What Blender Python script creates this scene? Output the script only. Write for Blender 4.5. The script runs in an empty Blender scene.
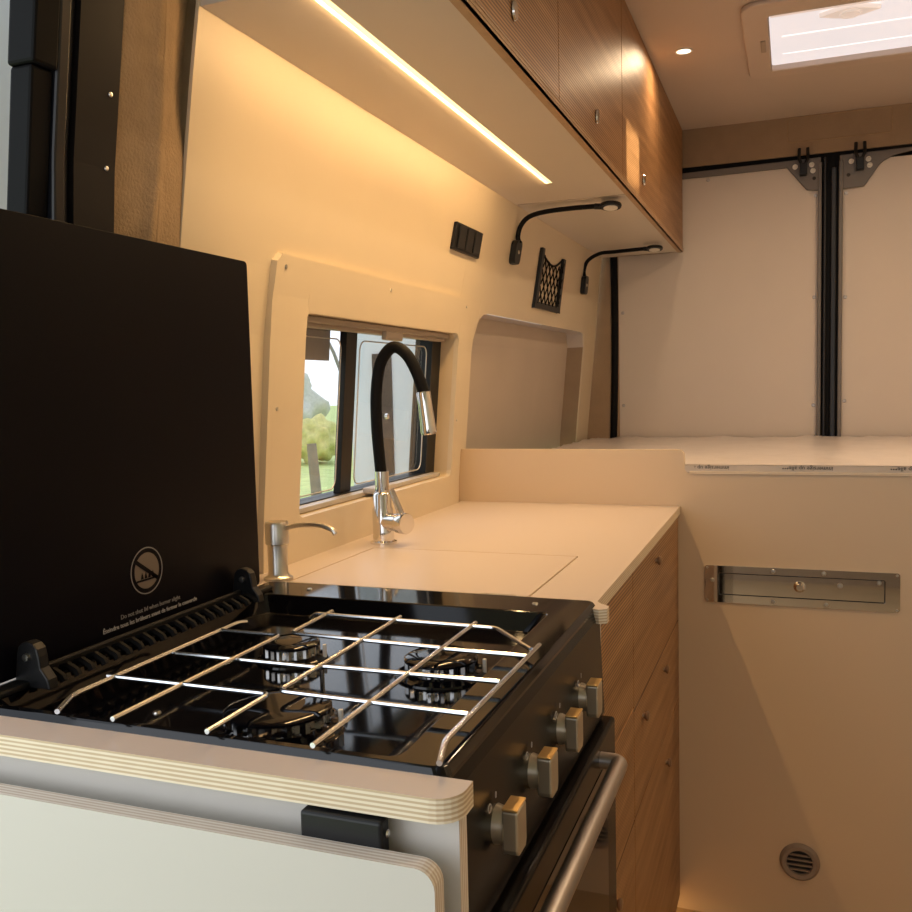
import bpy, bmesh, math, random
from mathutils import Vector, Matrix
random.seed(4)
PI = math.pi
sc = bpy.context.scene
COL = sc.collection
FLOOR = -0.038
SOF = 1.635
CEIL = 2.06
REAR = 3.33

# ------------------------------------------------------------------ materials
def new_mat(name):
    m = bpy.data.materials.new(name); m.use_nodes = True
    nt = m.node_tree
    return m, nt, nt.nodes['Principled BSDF'], nt.nodes, nt.links

def setc(b, col, rough=.5, metal=0., spec=.5, coat=0., coatr=.05):
    b.inputs['Base Color'].default_value = (*col, 1)
    b.inputs['Roughness'].default_value = rough
    b.inputs['Metallic'].default_value = metal
    b.inputs['Specular IOR Level'].default_value = spec
    b.inputs['Coat Weight'].default_value = coat
    b.inputs['Coat Roughness'].default_value = coatr

def mat(name, col, rough=.5, metal=0., spec=.5, coat=0., coatr=.05, var=.06, nscale=8., bump=0., bscale=200., emit=None, estr=0.):
    m, nt, b, N, L = new_mat(name)
    setc(b, col, rough, metal, spec, coat, coatr)
    tc = N.new('ShaderNodeTexCoord')
    n = N.new('ShaderNodeTexNoise'); n.inputs['Scale'].default_value = nscale; n.inputs['Detail'].default_value = 3
    L.new(tc.outputs['Object'], n.inputs['Vector'])
    mx = N.new('ShaderNodeMix'); mx.data_type = 'RGBA'
    mx.inputs[6].default_value = (*[c*(1-var) for c in col], 1)
    mx.inputs[7].default_value = (*[min(1, c*(1+var)) for c in col], 1)
    L.new(n.outputs['Fac'], mx.inputs[0]); L.new(mx.outputs[2], b.inputs['Base Color'])
    if bump:
        n2 = N.new('ShaderNodeTexNoise'); n2.inputs['Scale'].default_value = bscale; n2.inputs['Detail'].default_value = 4
        L.new(tc.outputs['Object'], n2.inputs['Vector'])
        bp = N.new('ShaderNodeBump'); bp.inputs['Strength'].default_value = bump; bp.inputs['Distance'].default_value = .002
        L.new(n2.outputs['Fac'], bp.inputs['Height']); L.new(bp.outputs['Normal'], b.inputs['Normal'])
    if emit:
        b.inputs['Emission Color'].default_value = (*emit, 1); b.inputs['Emission Strength'].default_value = estr
    return m

def ply_mat(name, axis, face=(.62, .56, .52), rough=.35, period=.0036, light=(.80, .70, .54), dark=(.56, .42, .27)):
    """laminated plywood: laminate on the two big faces, veneer layers on the edges"""
    m, nt, b, N, L = new_mat(name)
    setc(b, face, rough)
    tc = N.new('ShaderNodeTexCoord'); sep = N.new('ShaderNodeSeparateXYZ'); L.new(tc.outputs['Object'], sep.inputs[0])
    mul = N.new('ShaderNodeMath'); mul.operation = 'MULTIPLY'; mul.inputs[1].default_value = 2*PI/period
    L.new(sep.outputs[axis], mul.inputs[0])
    sn = N.new('ShaderNodeMath'); sn.operation = 'SINE'; L.new(mul.outputs[0], sn.inputs[0])
    ns = N.new('ShaderNodeTexNoise'); ns.inputs['Scale'].default_value = 60; L.new(tc.outputs['Object'], ns.inputs['Vector'])
    ad = N.new('ShaderNodeMath'); ad.operation = 'MULTIPLY_ADD'; ad.inputs[1].default_value = 1.0
    L.new(ns.outputs['Fac'], ad.inputs[0]); L.new(sn.outputs[0], ad.inputs[2])
    cr = N.new('ShaderNodeValToRGB'); cr.color_ramp.elements[0].position = .1; cr.color_ramp.elements[1].position = .9
    cr.color_ramp.elements[0].color = (*dark, 1); cr.color_ramp.elements[1].color = (*light, 1)
    L.new(ad.outputs[0], cr.inputs[0])
    g = N.new('ShaderNodeNewGeometry'); sn2 = N.new('ShaderNodeSeparateXYZ'); L.new(g.outputs['True Normal'], sn2.inputs[0])
    ab = N.new('ShaderNodeMath'); ab.operation = 'ABSOLUTE'; L.new(sn2.outputs[axis], ab.inputs[0])
    gt = N.new('ShaderNodeMath'); gt.operation = 'GREATER_THAN'; gt.inputs[1].default_value = .6; L.new(ab.outputs[0], gt.inputs[0])
    mx = N.new('ShaderNodeMix'); mx.data_type = 'RGBA'
    L.new(gt.outputs[0], mx.inputs[0]); L.new(cr.outputs[0], mx.inputs[6]); mx.inputs[7].default_value = (*face, 1)
    L.new(mx.outputs[2], b.inputs['Base Color'])
    return m

def reeded_mat(name, ca, cb, rough=.42):
    """fine reeded oak veneer, reeds and grain run along Y"""
    m, nt, b, N, L = new_mat(name)
    setc(b, ca, rough, spec=.28)
    tc = N.new('ShaderNodeTexCoord')
    mp = N.new('ShaderNodeMapping'); mp.inputs['Scale'].default_value = (1, 1.6, 34); L.new(tc.outputs['Object'], mp.inputs[0])
    n = N.new('ShaderNodeTexNoise'); n.inputs['Scale'].default_value = 1.6; n.inputs['Detail'].default_value = 6; n.inputs['Roughness'].default_value = .62
    L.new(mp.outputs[0], n.inputs['Vector'])
    cr = N.new('ShaderNodeValToRGB'); cr.color_ramp.elements[0].position = .32; cr.color_ramp.elements[1].position = .68
    cr.color_ramp.elements[0].color = (*cb, 1); cr.color_ramp.elements[1].color = (*ca, 1); L.new(n.outputs['Fac'], cr.inputs[0])
    sep = N.new('ShaderNodeSeparateXYZ'); L.new(tc.outputs['Object'], sep.inputs[0])
    mul = N.new('ShaderNodeMath'); mul.operation = 'MULTIPLY'; mul.inputs[1].default_value = 2*PI/.0056; L.new(sep.outputs[2], mul.inputs[0])
    sn = N.new('ShaderNodeMath'); sn.operation = 'SINE'; L.new(mul.outputs[0], sn.inputs[0])
    mr = N.new('ShaderNodeMapRange'); mr.inputs[1].default_value = -1; mr.inputs[2].default_value = 1; mr.inputs[3].default_value = .32; mr.inputs[4].default_value = 1.1
    L.new(sn.outputs[0], mr.inputs[0])
    vm = N.new('ShaderNodeVectorMath'); vm.operation = 'SCALE'; L.new(cr.outputs[0], vm.inputs[0]); L.new(mr.outputs[0], vm.inputs[3])
    L.new(vm.outputs[0], b.inputs['Base Color'])
    bp = N.new('ShaderNodeBump'); bp.inputs['Strength'].default_value = .25; bp.inputs['Distance'].default_value = .0006
    L.new(sn.outputs[0], bp.inputs['Height']); L.new(bp.outputs['Normal'], b.inputs['Normal'])
    return m

def glass_mat(name, tint=(1, 1, 1), refl=.08):
    m = bpy.data.materials.new(name); m.use_nodes = True; nt = m.node_tree; N = nt.nodes; L = nt.links
    N.clear()
    out = N.new('ShaderNodeOutputMaterial'); tr = N.new('ShaderNodeBsdfTransparent'); tr.inputs[0].default_value = (*tint, 1)
    gl = N.new('ShaderNodeBsdfGlossy'); gl.inputs['Roughness'].default_value = .03
    mx = N.new('ShaderNodeMixShader'); lw = N.new('ShaderNodeLayerWeight'); fr = N.new('ShaderNodeMath'); fr.operation = 'POWER'; fr.inputs[1].default_value = 4; L.new(lw.outputs['Facing'], fr.inputs[0])
    ns = N.new('ShaderNodeTexNoise'); ns.inputs['Scale'].default_value = 3
    ml = N.new('ShaderNodeMath'); ml.operation = 'MULTIPLY_ADD'; ml.inputs[1].default_value = .05; L.new(ns.outputs['Fac'], ml.inputs[0]); L.new(fr.outputs[0], ml.inputs[2])
    L.new(ml.outputs[0], mx.inputs[0]); L.new(tr.outputs[0], mx.inputs[1]); L.new(gl.outputs[0], mx.inputs[2]); L.new(mx.outputs[0], out.inputs[0])
    return m

M = {}
M['wall'] = mat('cream_laminate', (.63, .535, .40), .42, bump=.05, bscale=120, var=.03)
M['wallpanel'] = ply_mat('cream_panel_ply', 0, face=(.66, .58, .48), rough=.30)
M['reveal'] = mat('birch_reveal', (.60, .47, .30), .5, var=.12, nscale=14)
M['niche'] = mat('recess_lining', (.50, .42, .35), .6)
M['ceil'] = mat('ceiling_laminate', (.55, .46, .40), .5, var=.03)
M['rearpanel'] = mat('rear_door_laminate', (.60, .53, .47), .45, var=.03)
M['felt'] = mat('brown_felt', (.34, .235, .14), .95, bump=.8, bscale=260, var=.22, nscale=40)
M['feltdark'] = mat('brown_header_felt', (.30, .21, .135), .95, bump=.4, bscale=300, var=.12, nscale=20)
M['floor'] = mat('vinyl_floor', (.42, .28, .15), .5, var=.2)
M['soffit'] = mat('soffit_laminate', (.60, .53, .46), .4, var=.02)
M['worktop'] = ply_mat('worktop_ply', 2, face=(.56, .48, .43), rough=.33)
M['endpanel'] = ply_mat('end_panel_ply', 1, face=(.60, .575, .53), rough=.4, light=(.80, .74, .66), dark=(.58, .47, .38))
M['boxface'] = ply_mat('bed_box_ply', 1, face=(.60, .465, .32), rough=.4)
M['oak'] = reeded_mat('reeded_oak', (.50, .275, .125), (.30, .145, .055))
M['oakend'] = mat('oak_edge', (.42, .26, .14), .45, var=.2, nscale=50)
M['plydark'] = ply_mat('cabinet_edge_ply', 1, face=(.30, .18, .09), period=.003, light=(.5, .33, .19), dark=(.16, .09, .045))
M['chrome'] = mat('polished_chrome', (.80, .78, .76), .08, 1., var=.02)
M['mirror'] = mat('mirror_steel', (.74, .73, .72), .035, 1., var=.02)
M['steel'] = mat('brushed_steel', (.58, .55, .50), .28, 1., var=.08, nscale=30)
M['wire'] = mat('wire_steel', (.70, .73, .78), .22, 1., var=.05)
M['satin'] = mat('satin_grey_metal', (.42, .39, .37), .38, 1., var=.05)
M['knobm'] = mat('champagne_knob', (.50, .45, .36), .35, .8, var=.05)
M['knobtop'] = mat('brass_knob_top', (.75, .50, .20), .3, .8, var=.05)
M['enamel'] = mat('black_enamel', (.002, .002, .003), .07, spec=.32, var=.1)
M['lid'] = mat('black_glass_lid', (.0025, .0022, .0045), .38, spec=.10, var=.1, nscale=3)
M['panelb'] = mat('black_control_panel', (.005, .004, .004), .24, spec=.16, var=.1)
M['rubber'] = mat('black_rubber', (.004, .004, .005), .6, spec=.12, var=.1)
M['blackpl'] = mat('black_plastic', (.008, .008, .009), .4, spec=.3, var=.1)
M['track'] = mat('black_anodised_track', (.008, .009, .013), .36, .1, var=.1)
M['trimb'] = mat('charcoal_trim_board', (.014, .012, .013), .5, spec=.2, var=.1)
M['doormetal'] = mat('grey_door_metal', (.14, .125, .115), .45, .2, var=.08)
M['white'] = mat('white_plastic', (.72, .68, .62), .35, var=.03)
M['hatchfr'] = mat('beige_hatch_frame', (.56, .46, .40), .4, var=.03)
M['film'] = mat('protective_film', (.74, .68, .66), .28, spec=.6, bump=1.0, bscale=14, var=.1, nscale=14)
M['filmedge'] = mat('film_edge', (.56, .48, .40), .35, var=.12, nscale=20)
M['print'] = mat('grey_print', (.42, .41, .42), .5)
M['iconb'] = mat('icon_beige', (.16, .125, .10), .5, var=.15)
M['iconr'] = mat('icon_ring_grey', (.22, .21, .21), .5)
M['blackprint'] = mat('black_print', (.02, .02, .02), .6)
M['led'] = mat('led_diffuser', (.9, .8, .5), .5, emit=(1., .82, .42), estr=1.0)
M['spot'] = mat('spot_diffuser', (.9, .8, .6), .5, emit=(1., .88, .66), estr=1.6)
M['hatchpane'] = mat('hatch_daylight_glow', (.45, .43, .44), .3, emit=(1., .94, .96), estr=.50, var=.01)  # daylight through the pane put in as emission
M['hatchrib'] = mat('hatch_rib_glow', (.8, .8, .8), .3, emit=(1., .95, .95), estr=.66)  # slightly brighter glow painted in for daylight on the ribs
M['hatchhandle'] = mat('glowing_hatch_handle', (.62, .54, .48), .4, emit=(1., .86, .78), estr=.32)  # emission put in so the handle looks lit from behind
M['brownknob'] = mat('bronze_knob', (.30, .20, .13), .35, .7)
M['glass'] = glass_mat('clear_acrylic')
M['ovenglass'] = mat('dark_oven_glass', (.012, .010, .010), .05, spec=.7, var=.05)
M['blind'] = mat('grey_blind_fabric', (.20, .18, .17), .8, var=.15)
M['railgrey'] = mat('light_grey_rail', (.52, .49, .46), .35, .3, var=.05)
M['railbrown'] = mat('beige_brown_cassette', (.36, .29, .23), .45, var=.1)
M['paint'] = mat('grey_blue_paint', (.62, .68, .76), .3, coat=.5, var=.06)
M['vanpaint'] = mat('pale_van_paint', (.58, .60, .64), .35, var=.15, nscale=1.5)
M['grass'] = mat('field_grass', (.50, .60, .24), .9, var=.4, nscale=3)
M['bush'] = mat('yellow_green_bush', (.52, .50, .20), .9, var=.4, nscale=9)
M['bark'] = mat('pale_bark', (.24, .22, .20), .9, var=.2)
M['post'] = mat('weathered_post', (.22, .19, .15), .9, var=.2)
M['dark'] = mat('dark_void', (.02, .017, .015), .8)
M['grey'] = mat('grey_vent_plastic', (.26, .20, .155), .5, var=.05)

# ------------------------------------------------------------------ object helpers
WL = {}
def wl(o): return WL.get(o.name, Vector((0, 0, 0)))

def mesh_obj(name, bm, m, parent=None, loc=None, smooth=False, bevel=0., seg=2, solid=None):
    off = wl(parent) if parent else (Vector(loc) if loc else Vector((0, 0, 0)))
    bmesh.ops.remove_doubles(bm, verts=bm.verts, dist=1e-6)
    bmesh.ops.recalc_face_normals(bm, faces=bm.faces)
    bmesh.ops.translate(bm, verts=bm.verts, vec=-off)
    me = bpy.data.meshes.new(name); bm.to_mesh(me); bm.free()
    ms = m if isinstance(m, (list, tuple)) else [m]
    for x in ms: me.materials.append(x)
    if smooth:
        for p in me.polygons: p.use_smooth = True
    o = bpy.data.objects.new(name, me); COL.objects.link(o)
    if parent: o.parent = parent
    else: o.location = off
    WL[o.name] = off
    if bevel:
        md = o.modifiers.new('bevel', 'BEVEL'); md.width = bevel; md.segments = seg; md.limit_method = 'ANGLE'; md.angle_limit = math.radians(40)
    if smooth and not bevel:
        md = o.modifiers.new('split', 'EDGE_SPLIT'); md.split_angle = math.radians(40)
    return o

def tag(o, label, cat, group=None, kind=None):
    o['label'] = label; o['category'] = cat
    if group: o['group'] = group
    if kind: o['kind'] = kind
    return o

def thing(name, loc, label, cat, group=None):
    o = bpy.data.objects.new(name, None); COL.objects.link(o); o.location = loc; o.empty_display_size = .02
    WL[o.name] = Vector(loc)
    return tag(o, label, cat, group)

def struct(name, bm, m, **k):
    o = mesh_obj(name, bm, m, **k)
    if not k.get('parent'): o['kind'] = 'structure'
    return o

def screws(name, items, m, parent, axis=(0, -1, 0)):
    for (x, y, z, r_) in items:
        b = bmesh.new(); lathe(b, [(0, 0), (r_, 0), (r_*.8, r_*.4), (0, r_*.45)], (x, y, z), axis, 12)
        mesh_obj(name, b, m, parent=parent)

def box(bm, x0, x1, y0, y1, z0, z1):
    v = [bm.verts.new((x, y, z)) for x in (x0, x1) for y in (y0, y1) for z in (z0, z1)]
    for f in ((0, 1, 3, 2), (4, 6, 7, 5), (0, 4, 5, 1), (2, 3, 7, 6), (0, 2, 6, 4), (1, 5, 7, 3)):
        bm.faces.new([v[i] for i in f])
    return v

def B(*boxes):
    bm = bmesh.new()
    for b in boxes: box(bm, *b)
    return bm

def prism(loops, axis, lo, hi, bm=None):
    """loops: outer then holes, 2-D points in the two remaining axes (kept order), extruded along axis"""
    t = bmesh.new(); edges = []
    def P(p, h):
        q = list(p); q.insert(axis, h); return q
    for lp in loops:
        vs = [t.verts.new(P(p, lo)) for p in lp]
        for i in range(len(vs)): edges.append(t.edges.new((vs[i], vs[(i+1) % len(vs)])))
    bmesh.ops.triangle_fill(t, edges=edges, use_beauty=True)
    r = bmesh.ops.extrude_face_region(t, geom=list(t.faces))
    vv = [e for e in r['geom'] if isinstance(e, bmesh.types.BMVert)]
    d = [0, 0, 0]; d[axis] = hi-lo
    bmesh.ops.translate(t, verts=vv, vec=d)
    bmesh.ops.recalc_face_normals(t, faces=t.faces)
    if bm is None: return t
    me = bpy.data.meshes.new('t'); t.to_mesh(me); t.free(); bm.from_mesh(me); bpy.data.meshes.remove(me)
    return bm

def rrect(a0, a1, b0, b1, r, n=5, corners=(1, 1, 1, 1)):
    """corners: (a0b0, a1b0, a1b1, a0b1)"""
    pts = []
    cs = [(a0, b0, 1, 1, PI), (a1, b0, -1, 1, 1.5*PI), (a1, b1, -1, -1, 0), (a0, b1, 1, -1, .5*PI)]
    for (a, b, sa, sb, st), c in zip(cs, corners):
        if not c: pts.append((a, b)); continue
        for i in range(n+1):
            t = st+i*(PI/2)/n
            pts.append((a+sa*r+r*math.cos(t), b+sb*r+r*math.sin(t)))
    return pts

def circ(ca, cb, r, n=32, rb=None):
    rb = rb or r
    return [(ca+r*math.cos(2*PI*i/n), cb+rb*math.sin(2*PI*i/n)) for i in range(n)]

def frame_dir(d):
    d = Vector(d).normalized()
    u = Vector((0, 0, 1)) if abs(d.z) < .9 else Vector((1, 0, 0))
    a = d.cross(u).normalized(); return a, a.cross(d).normalized(), d

def tube(bm, pts, r, n=8, cap=True):
    pts = [Vector(p) for p in pts]
    rs = r if isinstance(r, (list, tuple)) else [r]*len(pts)
    rings = []; a = None
    for i, p in enumerate(pts):
        if i == 0: d = pts[1]-pts[0]
        elif i == len(pts)-1: d = pts[-1]-pts[-2]
        else: d = (pts[i+1]-p).normalized()+(p-pts[i-1]).normalized()
        d.normalize()
        if a is None: a, b, _ = frame_dir(d)
        else:
            a = (a-d*a.dot(d)).normalized()
        b = a.cross(d)
        rings.append([bm.verts.new(p+(a*math.cos(2*PI*k/n)+b*math.sin(2*PI*k/n))*rs[i]) for k in range(n)])
    for i in range(len(rings)-1):
        for k in range(n):
            bm.faces.new((rings[i][k], rings[i][(k+1) % n], rings[i+1][(k+1) % n], rings[i+1][k]))
    if cap:
        bm.faces.new(rings[0]); bm.faces.new(rings[-1][::-1])
    return bm

def lathe(bm, prof, c, axis=(0, 0, 1), n=32):
    """prof: (radius, height) along axis from c"""
    a, b, d = frame_dir(axis); c = Vector(c); rings = []
    for r, h in prof:
        if r < 1e-6: rings.append([bm.verts.new(c+d*h)])
        else: rings.append([bm.verts.new(c+d*h+(a*math.cos(2*PI*k/n)+b*math.sin(2*PI*k/n))*r) for k in range(n)])
    for i in range(len(rings)-1):
        A, Bq = rings[i], rings[i+1]
        for k in range(n):
            k2 = (k+1) % n
            if len(A) == 1 and len(Bq) == 1: continue
            if len(A) == 1: bm.faces.new((A[0], Bq[k], Bq[k2]))
            elif len(Bq) == 1: bm.faces.new((A[k], A[k2], Bq[0]))
            else: bm.faces.new((A[k], A[k2], Bq[k2], Bq[k]))
    if len(rings[0]) > 1: bm.faces.new(rings[0])
    if len(rings[-1]) > 1: bm.faces.new(rings[-1])
    return bm

def smooth_path(pts, n=6):
    """Catmull-Rom"""
    P = [Vector(p) for p in pts]; P = [P[0]*2-P[1]]+P+[P[-1]*2-P[-2]]; out = []
    for i in range(1, len(P)-2):
        for k in range(n):
            t = k/n; p0, p1, p2, p3 = P[i-1:i+3]
            out.append(.5*((2*p1)+(-p0+p2)*t+(2*p0-5*p1+4*p2-p3)*t*t+(-p0+3*p1-3*p2+p3)*t**3))
    out.append(P[-2]); return out

def rounded(pts, r=.01, n=4):
    """polyline with rounded corners"""
    P = [Vector(p) for p in pts]; out = [P[0]]
    for i in range(1, len(P)-1):
        a = (P[i-1]-P[i]); b = (P[i+1]-P[i]); rr = min(r, a.length*.45, b.length*.45)
        A = P[i]+a.normalized()*rr; C_ = P[i]+b.normalized()*rr
        for k in range(n+1):
            t = k/n; out.append(A*(1-t)**2+P[i]*2*t*(1-t)+C_*t*t)
    out.append(P[-1]); return out

def text_bm(s, size, origin, right, up, depth=.0002, align='LEFT'):
    cu = bpy.data.curves.new('t', 'FONT'); cu.body = s; cu.size = size; cu.align_x = align; cu.extrude = depth; cu.resolution_u = 2
    o = bpy.data.objects.new('t', cu); COL.objects.link(o)
    dg = bpy.context.evaluated_depsgraph_get(); ev = o.evaluated_get(dg); me = ev.to_mesh()
    bm = bmesh.new(); bm.from_mesh(me); ev.to_mesh_clear()
    bpy.data.objects.remove(o); bpy.data.curves.remove(cu)
    R_, U = Vector(right).normalized(), Vector(up).normalized(); Nn = R_.cross(U); O = Vector(origin)
    for v in bm.verts: v.co = O+R_*v.co.x+U*v.co.y+Nn*v.co.z
    return bm

def dup(o, parent=None, loc=None):
    c = o.copy(); COL.objects.link(c)
    if parent: c.parent = parent
    if loc is not None: c.location = loc
    for ch in [x for x in bpy.data.objects if x.parent == o]: dup(ch, c)
    return c

# ------------------------------------------------------------------ leaning left wall
def interp(x, xs, ys):
    if x <= xs[0]: return ys[0]
    for i in range(len(xs)-1):
        if x <= xs[i+1]:
            t = (x-xs[i])/(xs[i+1]-xs[i]); return ys[i]*(1-t)+ys[i+1]*t
    return ys[-1]
def W(y, z):
    a = interp(z, [-.1, .9, .966, 1.3, 1.385, 1.50, 1.64, 2.1], [-.77, -.765, -.762, -.733, -.716, -.691, -.661, -.56])
    if y > 2.04:
        f = interp(z, [.9, .97, 1.64, 2.1], [-.725, -.72, -.655, -.55]); t = (y-2.04)/(3.25-2.04); a = a*(1-t)+f*t
    return a
def lean(bm, cond, k0):
    for v in bm.verts:
        if cond(v): v.co.y += k0+max(0, min(.06, (1.63-v.co.z)*.085))
ZL = [-.04, .5, .9, .966, 1.1, 1.25, 1.385, 1.5, 1.64, 1.85, 2.1]
def wseg(bm, y0, y1, lo, hi, off=0., ny=1, nz=6):
    """surface strip on the leaning wall"""
    lo_ = lo if callable(lo) else (lambda y: lo); hi_ = hi if callable(hi) else (lambda y: hi)
    ys = [y0+(y1-y0)*i/ny for i in range(ny+1)]
    cols = []
    for y in ys:
        a, b = lo_(y), hi_(y)
        cols.append([bm.verts.new((W(y, a+(b-a)*k/nz)+off, y, a+(b-a)*k/nz)) for k in range(nz+1)])
    for i in range(ny):
        for k in range(nz): bm.faces.new((cols[i][k], cols[i+1][k], cols[i+1][k+1], cols[i][k+1]))
def wbox(bm, y0, y1, z0, z1, o0, o1, n=1):
    """box that follows the wall; offsets from the wall surface (o1 > o0 into the room)"""
    for k in range(n):
        a = z0+(z1-z0)*k/n; b = z0+(z1-z0)*(k+1)/n
        v = [bm.verts.new((W(y, z)+o, y, z)) for o in (o0, o1) for y in (y0, y1) for z in (a, b)]
        for f in ((0, 1, 3, 2), (4, 6, 7, 5), (0, 4, 5, 1), (2, 3, 7, 6), (0, 2, 6, 4), (1, 5, 7, 3)):
            bm.faces.new([v[i] for i in f])
def solid(o, th, offset=-1):
    md = o.modifiers.new('solid', 'SOLIDIFY'); md.thickness = th; md.offset = offset; md.use_even_offset = True
    return md
def orient_x(o):
    me = o.data
    if me.polygons and sum(p.normal.x*p.area for p in me.polygons) < 0: me.flip_normals()

NY0, NY1, NT = 2.078, 3.145, 1.358     # bedside recess
def niche_top(y):
    r0, r1 = .075, .05
    if y < NY0+r0: d = NY0+r0-y; return NT-(r0-math.sqrt(max(0, r0*r0-d*d)))
    if y > NY1-r1: d = y-(NY1-r1); return NT-(r1-math.sqrt(max(0, r1*r1-d*d)))
    return NT
WY0, WY1, WZ0, WZ1 = 1.264, 1.958, .970, 1.300   # window opening

bm = bmesh.new()
wseg(bm, .929, WY0, FLOOR, 1.66, nz=17); wseg(bm, WY0, WY1, FLOOR, WZ0, nz=8); wseg(bm, WY0, WY1, WZ1, 1.66, nz=6)
wseg(bm, WY1, NY0, FLOOR, 1.66, nz=17)
ysn = 40
wseg(bm, NY0, NY1, niche_top, 1.66, ny=ysn, nz=5); wseg(bm, NY0, NY1, FLOOR, .93, ny=4, nz=6)
wseg(bm, NY1, 3.30, FLOOR, 1.66, nz=17)
lean(bm, lambda v: abs(v.co.y-.929) < 1e-4, 0)
wall_left = struct('wall_left', bm, M['wall']); orient_x(wall_left); solid(wall_left, .005)

bm = bmesh.new()   # upper part of the wall behind the overhead cabinet
wseg(bm, .929, REAR, 1.66, 2.1, off=-.02, nz=3)
struct('upper_lining', bm, M['niche'], parent=wall_left)

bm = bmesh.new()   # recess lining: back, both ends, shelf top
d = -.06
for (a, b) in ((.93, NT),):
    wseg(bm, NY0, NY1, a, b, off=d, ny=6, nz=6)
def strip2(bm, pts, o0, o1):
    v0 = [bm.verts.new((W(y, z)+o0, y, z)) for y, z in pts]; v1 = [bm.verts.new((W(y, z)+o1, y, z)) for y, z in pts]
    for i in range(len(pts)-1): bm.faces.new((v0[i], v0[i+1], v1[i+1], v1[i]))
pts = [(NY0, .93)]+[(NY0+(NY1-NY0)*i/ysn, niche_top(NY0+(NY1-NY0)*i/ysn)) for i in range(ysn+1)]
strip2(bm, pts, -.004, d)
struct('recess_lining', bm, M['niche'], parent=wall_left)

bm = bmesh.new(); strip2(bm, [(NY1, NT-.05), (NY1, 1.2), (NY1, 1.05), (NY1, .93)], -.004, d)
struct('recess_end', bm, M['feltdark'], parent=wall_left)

# raised panel round the kitchen window
bm = bmesh.new()
PY0, PY1, PZ1 = 1.160, 2.015, 1.380
def ptop(y):
    r = .012
    if y < PY0+r: dd = PY0+r-y; return PZ1-(r-math.sqrt(max(0, r*r-dd*dd)))
    return PZ1
r = .014
def wlo(y):
    dd = max(WY0+r-y, y-(WY1-r), 0); return WZ1-(r-math.sqrt(max(0, r*r-dd*dd)))
def whi(y):
    dd = max(WY0+r-y, y-(WY1-r), 0); return WZ0+(r-math.sqrt(max(0, r*r-dd*dd)))
wseg(bm, PY0, WY0, .9, ptop, off=.011, ny=8, nz=8); wseg(bm, WY1, PY1, .9, PZ1, off=.011, nz=8)
wseg(bm, WY0, WY0+r, wlo, PZ1, off=.011, ny=5, nz=2); wseg(bm, WY0+r, WY1-r, WZ1, PZ1, off=.011, nz=2); wseg(bm, WY1-r, WY1, wlo, PZ1, off=.011, ny=5, nz=2)
wseg(bm, WY0, WY0+r, .9, whi, off=.011, ny=5, nz=2); wseg(bm, WY0+r, WY1-r, .9, WZ0, off=.011, nz=2); wseg(bm, WY1-r, WY1, .9, whi, off=.011, ny=5, nz=2)
pn = mesh_obj('window_surround', bm, M['wall'], parent=wall_left); orient_x(pn); solid(pn, .011)
bm = bmesh.new()
loop = [(WY0, WZ0+.05), (WY0, WZ1-r)]+[(WY0+r-r*math.cos(t*PI/10), WZ1-r+r*math.sin(t*PI/10)) for t in range(1, 6)]+[(WY1-r, WZ1)]+[(WY1-r+r*math.sin(t*PI/10), WZ1-r+r*math.cos(t*PI/10)) for t in range(1, 6)]+[(WY1, 1.1), (WY1, WZ0+r)]+[(WY1-r+r*math.cos(t*PI/10), WZ0+r-r*math.sin(t*PI/10)) for t in range(1, 6)]+[(WY0+r, WZ0)]+[(WY0+r-r*math.sin(t*PI/10), WZ0+r-r*math.cos(t*PI/10)) for t in range(1, 6)]+[(WY0, WZ0+.05)]
strip2(bm, loop, .0, -.045)
mesh_obj('window_reveal', bm, M['reveal'], parent=wall_left)
screws('panel_screw', [(W(y, z)+.011, y, z, .0035) for (y, z) in ((1.185, 1.362), (1.56, 1.362), (1.98, 1.362), (1.185, 1.15), (1.975, 1.10))], M['steel'], wall_left, (1, 0, 0))

# window unit
bm = bmesh.new(); g = -.045
wbox(bm, 1.905, 1.975, WZ0-.01, WZ1+.01, g-.03, g+.012); wbox(bm, 1.22, 1.262, WZ0-.01, WZ1+.01, g-.03, g+.005)
wbox(bm, 1.22, 1.97, WZ0-.01, WZ0+.012, g-.03, g+.012); wbox(bm, 1.22, 1.97, WZ1-.012, WZ1+.01, g-.03, g+.012)
wbox(bm, 1.503, 1.546, WZ0, WZ1, g-.010, g+.004)
win = struct('window_1', bm, M['blackpl'])
bm = bmesh.new(); wbox(bm, 1.262, 1.505, WZ0+.012, WZ1-.012, g-.014, g-.010)
mesh_obj('window_pane', bm, M['glass'], parent=win)
bm = bmesh.new(); wbox(bm, 1.546, 1.906, WZ0+.012, WZ1-.012, g-.006, g-.002)
mesh_obj('window_pane', bm, M['glass'], parent=win)
def pane_bead(y0, y1, o):
    b = bmesh.new(); P = [(W(y, z)+g+o, y, z) for y, z in rrect(y0, y1, WZ0+.022, WZ1-.03, .02)]
    tube(b, P+[P[0]], .0013, 6, cap=False); return mesh_obj('pane_bead', b, M['railgrey'], parent=win, smooth=True)
pane_bead(1.275, 1.493, -.002); pane_bead(1.558, 1.894, .004)
bm = bmesh.new(); wbox(bm, 1.255, 1.942, 1.282, 1.290, g+.012, g+.030); wbox(bm, 1.255, 1.942, 1.289, 1.299, g+.012, g+.040)
mesh_obj('blind_cassette', bm, M['railbrown'], parent=win, bevel=.002)
bm = bmesh.new(); wbox(bm, 1.255, 1.942, WZ0+.001, WZ0+.010, g+.010, g+.034)
mesh_obj('blind_track', bm, M['railgrey'], parent=win, bevel=.001)
bm = bmesh.new(); wbox(bm, 1.60, 1.68, 1.272, 1.290, g+.028, g+.040); mesh_obj('blind_catch', bm, M['railbrown'], parent=win, bevel=.003)
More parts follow.
